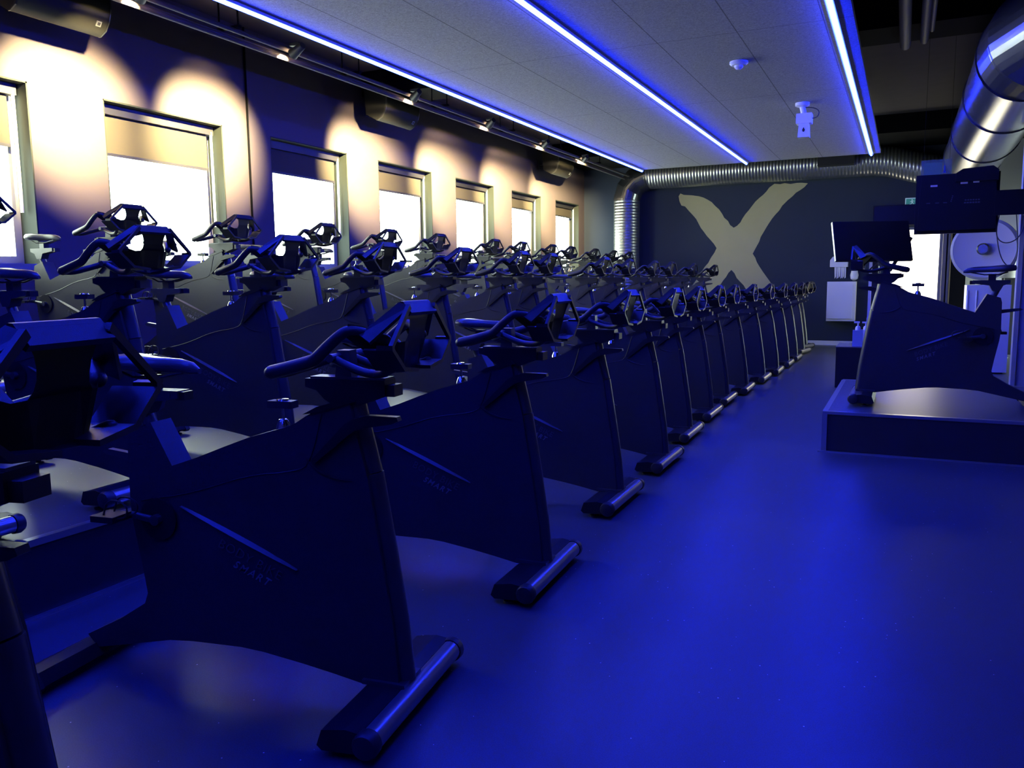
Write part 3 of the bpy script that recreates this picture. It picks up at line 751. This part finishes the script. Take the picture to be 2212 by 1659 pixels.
for a, b in zip(pts, pts[1:]+pts[:1]):
    n = max(1, int(math.hypot(b[0]-a[0], b[1]-a[1])/.09))
    for i in range(n):
        u = i/n; dense.append((a[0]+(b[0]-a[0])*u+(rj.uniform(-.014,.014) if i else 0), a[1]+(b[1]-a[1])*u+(rj.uniform(-.014,.014) if i else 0)))
from mathutils.geometry import tessellate_polygon
bm = NB()
A = [bm.verts.new((p[0], YF-.004, p[1])) for p in dense]; B = [bm.verts.new((p[0], YF-.0005, p[1])) for p in dense]
for tri in tessellate_polygon([[Vector((p[0], p[1], 0)) for p in dense]]):
    bm.faces.new([A[i] for i in tri]); bm.faces.new([B[i] for i in tri[::-1]])
for i in range(len(dense)):
    j = (i+1) % len(dense); bm.faces.new((A[i], A[j], B[j], B[i]))
o = finish('painted_letter', bm, 'gold'); tag(o, 'huge brush-painted gold letter X on the far wall', 'wall painting')

t = thing('exit_sign', 'small green running-man exit sign on the far wall', 'sign', (.06, YF-.02, 2.60))
bm = NB(); box(bm, -.12, .12, -.01, .02, 0, .17); finish('housing', bm, 'exitwhite', t)
bm = NB(); box(bm, -.105, .105, -.014, -.01, .015, .155); finish('panel', bm, 'exitgreen', t)
bm = NB()
lathe(bm, [(.011,-.017),(.011,-.014)], (-.005,0,.135), 'y', 12)
for q in ([(-.015,.118),(.005,.122),(.010,.085),(-.012,.080)], [(-.012,.085),(.004,.085),(-.015,.055),(-.045,.050),(-.045,.060),(-.022,.065)], [(-.002,.086),(.010,.084),(.028,.060),(.020,.030),(.010,.032),(.016,.058)], [(-.012,.118),(-.040,.100),(-.036,.092),(-.010,.106)], [(.004,.118),(.032,.100),(.036,.106),(.008,.122)]):
    prism(bm, q, -.017, -.014)
finish('pictogram', bm, 'exitwhite', t)

t = thing('hanging_exit_sign', 'clear acrylic green-tinted exit sign hanging above the big television', 'sign', (.265, 10.6, 2.42))
bm = NB(); box(bm, -.155, .155, -.004, .004, 0, .20); finish('acrylic_plate', bm, 'acrylic', t, bevel=.002)
bm = NB(); box(bm, -.125, .06, -.007, -.004, .01, .17); finish('green_field', bm, mat('dull_green_film', (.08,.16,.13), .5), t)
bm = NB(); box(bm, .075, .092, -.007, -.004, .06, .13); box(bm, .068, .10, -.007, -.004, .05, .065); finish('mark', bm, mat('blue_print', (.02,.05,.3), .5), t)
bm = NB(); tube(bm, [(-.13,0,.20),(-.13,0,ZC-2.42)], .0015, 6); tube(bm, [(.13,0,.20),(.13,0,ZC-2.42)], .0015, 6); finish('wire', bm, 'beam', t)

# wall-mounted white bin and paper dispenser and soap dispenser
t = thing('waste_bin', 'large white rounded wall bin on the far wall', 'bin', (-1.085, YF, .49))
bm = NB(); box(bm, -.255, .255, -.36, -.002, 0, .75); finish('bin_body', bm, 'whiteplastic', t, bevel=.05, segs=4, smooth=True)
bm = NB(); box(bm, -.225, .205, -.42, -.35, .05, .69); finish('front_panel', bm, 'whiteplastic', t, bevel=.035, segs=4, smooth=True)
t = thing('paper_dispenser', 'white paper towel dispenser with towels hanging out above the wall bin', 'dispenser', (-1.14, YF, 1.50))
bm = NB(); prism(bm, [(-.18,.02),(.14,.02),(.14,.14),(.05,.22),(-.13,.22),(-.18,.15)], -.16, -.002); finish('case', bm, 'whiteplastic', t, bevel=.02, smooth=True)
bm = NB()
for k in range(6):
    x0 = -.10+.035*k; L = .18+.03*rj.random()
    prism(bm, [(x0,.03),(x0+.034,.03),(x0+.034,-L*.8-.02*(k % 2)),(x0+.012,-L)], -.12+.012*(k % 2), -.115+.012*(k % 2))
finish('paper_towels', bm, 'paper', t)
t = thing('soap_dispenser', 'white drop-shaped soap dispenser beside the paper dispenser', 'dispenser', (-.88, YF, 1.26))
bm = NB(); lathe(bm, [(.02,0),(.065,.03),(.075,.10),(.055,.19),(.02,.26)], (0,-.08,0), 'z', 20); box(bm, -.04,.04,-.05,-.002,.02,.24); finish('case', bm, 'whiteplastic', t, smooth=True)

# television on the far wall
t = thing('television', 'black television mounted on the far wall above the bright window', 'television', (-.235, YF, 2.27))
bm = NB(); box(bm, -.36, .36, -.09, -.04, 0, .38); finish('bezel', bm, 'tvback', t, bevel=.006)
bm = NB(); box(bm, -.345, .345, -.094, -.09, .015, .365); finish('screen', bm, 'screen', t)
bm = NB(); box(bm, -.1, .1, -.04, -.002, .1, .3); finish('wall_mount', bm, 'cassette', t)

# ------------------------------------------------------------------ speaker box with bottle, screen stand
t = thing('equipment_box', 'low black equipment box on the floor behind the podium', 'box', (-.38, 10.64, 0))
bm = NB(); box(bm, -.32, .32, -.31, .31, .012, .49); finish('box_body', bm, 'black', t, bevel=.006)
bm = NB(); box(bm, -.325, .325, -.315, .315, .49, .502); finish('lid', bm, mat('glossy_box_top', (.10,.10,.12), .22), t, bevel=.003)
for sx in (-1, 1):
    for sy in (-1, 1):
        bm = NB(); lathe(bm, [(.022,0),(.026,.012)], (sx*.26, sy*.25, 0), 'z', 12); finish('foot', bm, 'rubber', t)
def bottle(x, y, L, sc, m):
    t = thing('pump_bottle', L, 'bottle', (x, y, .502))
    bm = NB(); box(bm, -.055*sc, .055*sc, -.04*sc, .04*sc, 0, .19*sc); finish('bottle_body', bm, m, t, bevel=.018*sc, segs=3, smooth=True)
    bm = NB(); lathe(bm, [(.030*sc,.19*sc),(.030*sc,.215*sc),(.022*sc,.235*sc),(.010*sc,.24*sc),(.009*sc,.275*sc)], (0,0,0), 'z', 16)
    box(bm, -.045*sc, .016*sc, -.012*sc, .012*sc, .272*sc, .292*sc); finish('pump', bm, 'whiteplastic', t, smooth=True)
bottle(-.475, 10.45, 'clear pump bottle standing on the black equipment box', 1.0, mat('clear_blue_bottle', (.25,.30,.55), .2))
bottle(-.40, 10.72, 'white spray bottle behind the clear pump bottle on the equipment box', .95, 'whiteplastic')

t = thing('screen_stand', 'tall white and chrome telescopic stand behind the podium', 'stand', (-.33, 11.35, 0))
bm = NB(); box(bm, -.09, -.045, -.025, .025, .02, .80); box(bm, -.085, -.05, -.02, .02, .80, 1.5); finish('white_post', bm, 'whiteplastic', t, bevel=.004)
bm = NB(); box(bm, -.045, .015, -.018, .018, .02, 1.6); finish('spine', bm, 'cassette', t)
bm = NB(); tube(bm, [(.035,0,.02),(.035,0,1.45)], .016, 12); finish('chrome_post', bm, 'chrome', t, smooth=True)
bm = NB(); box(bm, -.30, .30, -.22, .22, 0, .022); finish('base_plate', bm, 'black', t, bevel=.005)
t2 = thing('monitor', 'large tilted black monitor on the telescopic stand', 'television', (-.385, 11.0, 1.745))
t2.rotation_euler = (R(-20), 0, R(24))
bm = NB(); box(bm, -.46, .46, -.02, .02, -.255, .255); finish('bezel', bm, 'tvback', t2, bevel=.004)
bm = NB(); box(bm, -.45, .45, -.023, -.02, -.245, .245); finish('screen', bm, 'screen', t2)
bm = NB(); box(bm, -.4645, -.458, -.02, .02, -.253, .253); finish('edge_strip', bm, 'alu', t2)
bm = NB(); box(bm, -.06, .06, .02, .13, -.10, .10); finish('mount', bm, 'cassette', t2)
bm = NB(); tube(bm, [(.20,.05,-.36),(.50,.05,.06)], .022, 10); finish('tilt_arm', bm, 'cassette', t2, smooth=True)

# hanging television at right
t = thing('hanging_television', 'large black television seen from behind, hung from the ceiling by the right wall', 'television', (.432, 9.45, 1.74))
S_ = .94
bm = NB(); box(bm, -.37, .37, 0, .055, 0, .59); finish('bezel', bm, 'tvback', t, bevel=.012)
bm = NB(); prism(bm, [(-.345,.03),(.345,.03),(.35,.20),(.335,.535),(.10,.575),(-.325,.56)], -.045, .0); bp = finish('back_cover', bm, 'tvback', t, bevel=.012)
for (a, b, c, d) in ((-.24,-.178,.465,.482),(.025,.088,.480,.497),(.135,.188,.485,.502)):
    bm = NB(); box(bm, a, b, -.048, -.045, c, d); finish('sticker', bm, 'sticker', bp)
slots = [(.07+.023*i, .015, .315, .012) for i in range(6)] + [(.065+.024*i, .018, .288, .014) for i in range(6)] + [(-.055+.004*i, .01, .31+.017*i, .011) for i in range(4)] + [(a, .034, .30, .008) for a in (-.27, -.19, -.12)]
for (a, wd, z, hh) in slots:
    bm = NB(); box(bm, a, a+wd, -.047, -.045, z, z+hh); finish('printed_mark', bm, 'stripe', bp)
bm = NB(); prism(bm, [(-.02,.585),(.04,.625),(.30,.640),(.35,.60),(.35,.50),(-.02,.50)], -.07, -.045); finish('mount_plate', bm, 'tvback', t, bevel=.004)
bm = NB(); box(bm, .33, .62, -.05, -.02, .16, .40); box(bm, .60, .64, -.05, .228, .16, .40); finish('swing_arm', bm, 'tvback', t, bevel=.004)
bm = NB()
tube(bm, smooth_path([(.38,-.02,.18),(.35,-.02,-.05),(.45,-.03,-.13),(.58,-.02,-.05),(.60,-.02,.2)], 3), .005, 6)
finish('cable', bm, 'cable', t, smooth=True)
bm = NB(); tube(bm, smooth_path([(.345,-.02,.12),(.40,-.02,-.26),(.52,-.02,-.38),(.56,-.02,-.2),(.52,-.02,.18)], 3), .005, 6)
finish('cable', bm, 'cable', t, smooth=True)

# alcove: round white fan drum, boxy white cabinet, white cylinder
t = thing('round_fan', 'large round white drum fan standing in the alcove behind the podium', 'fan', (1.10, 14.6, 0))
q = Matrix.Translation((0,0,1.72)) @ Rot('Z', -14)
bm = NB(); lathe(bm, [(.30,.10),(.44,.07),(.47,.0),(.47,-.10),(.43,-.13),(.41,-.12)], (0,0,0), 'y', 48); bmesh.ops.transform(bm, matrix=q, verts=bm.verts[:]); finish('drum', bm, mat('pale_grey_drum', (.35,.35,.38), .5), t, smooth=True)
bm = NB(); lathe(bm, [(.09,-.13),(.09,-.20),(.07,-.22)], (0,0,0), 'y', 20); bmesh.ops.transform(bm, matrix=q, verts=bm.verts[:]); finish('hub', bm, 'chrome', t, smooth=True)
bm = NB(); tube(bm, [(0,.1,.03),(0,.1,1.35)], .035, 12); lathe(bm, [(.30,0),(.30,.02),(.05,.05)], (0,.1,0), 'z', 28); finish('stand', bm, 'cassette', t, smooth=True)
t = thing('lamp_shade', 'white cylindrical shade on a thin stem right of the round drum', 'lamp', (1.42, 15.2, 0))
bm = NB(); lathe(bm, [(.19,1.28),(.19,1.30),(.16,1.56),(.15,1.56)], (0,0,0), 'z', 28); finish('shade', bm, 'whiteplastic', t, smooth=True)
bm = NB(); tube(bm, [(0,0,.02),(0,0,1.30)], .012, 8); lathe(bm, [(.13,0),(.13,.02)], (0,0,0), 'z', 20); finish('stem', bm, 'cassette', t)
t = thing('white_cabinet', 'rounded white cabinet with two bright ribs behind the podium bike', 'cabinet', (.98, 12.9, 0))
bm = NB(); box(bm, -.22, .30, -.25, .25, .02, 1.19); finish('cabinet_body', bm, 'whiteplastic', t, bevel=.05, segs=4, smooth=True)
for x in (-.205, -.10):
    bm = NB(); tube(bm, [(x, -.253, .10), (x, -.253, 1.12)], .010, 8); finish('rib', bm, 'whiteplastic', t, smooth=True)
bm = NB(); box(bm, -.18, .26, -.2, .2, 0, .02); finish('plinth', bm, 'cassette', t)
t = thing('alcove_panel', 'tall dark panel standing behind the white return wall', 'panel', (1.62, 15.9, 0))
bm = NB(); box(bm, -.16, .16, -.02, .02, 0, 1.55); finish('board', bm, 'cassette', t, bevel=.004)
bm = NB(); box(bm, -.14, -.08, -.18, .18, 0, .02); box(bm, .08, .14, -.18, .18, 0, .02); finish('foot', bm, 'cassette', t)

# ------------------------------------------------------------------ light
w = bpy.data.worlds.new('daylight'); scene.world = w; w.use_nodes = True
bg = w.node_tree.nodes['Background']; bg.inputs[0].default_value = (0.88, 1.0, 0.88, 1); bg.inputs[1].default_value = 19
def portal(name, loc, rot, sx, sy):
    ld = bpy.data.lights.new(name, 'AREA'); ld.shape = 'RECTANGLE'; ld.size = sx; ld.size_y = sy
    ld.cycles.is_portal = True
    o = bpy.data.objects.new(name, ld); COL.objects.link(o); o.location = loc; o.rotation_euler = rot
for a, b in WIN: portal('daylight_portal', (XL-T-.02, (a+b)/2, (WZ0+WZ1)/2), (0, R(-90), 0), WZ1-WZ0, b-a)
portal('daylight_portal', (XR+.14, (W9[0]+W9[1])/2, (W9[2]+W9[3])/2), (0, R(90), 0), W9[3]-W9[2], W9[1]-W9[0])
portal('daylight_portal', ((W8[0]+W8[1])/2, YF+.22, (W8[2]+W8[3])/2), (R(-90), 0, 0), W8[1]-W8[0], W8[3]-W8[2])

# ------------------------------------------------------------------ camera
cam = bpy.data.cameras.new('camera'); co = bpy.data.objects.new('camera', cam); COL.objects.link(co)
r0, r1, r2v = [Vector(v) for v in ROWS]
mw = Matrix.Identity(4)
for i in range(3):
    mw[i][0] = r0[i]; mw[i][1] = -r1[i]; mw[i][2] = -r2v[i]
mw.translation = (0, 0, 1.3)
co.matrix_world = mw
cam.sensor_fit = 'HORIZONTAL'; cam.sensor_width = 36; cam.lens = F/2212*36
cam.clip_start = 0.02
scene.camera = co
vs = scene.view_settings
vs.view_transform = 'Standard'; vs.look = 'None'; vs.gamma = 1.0; vs.use_curve_mapping = False
vs.exposure = 0.0
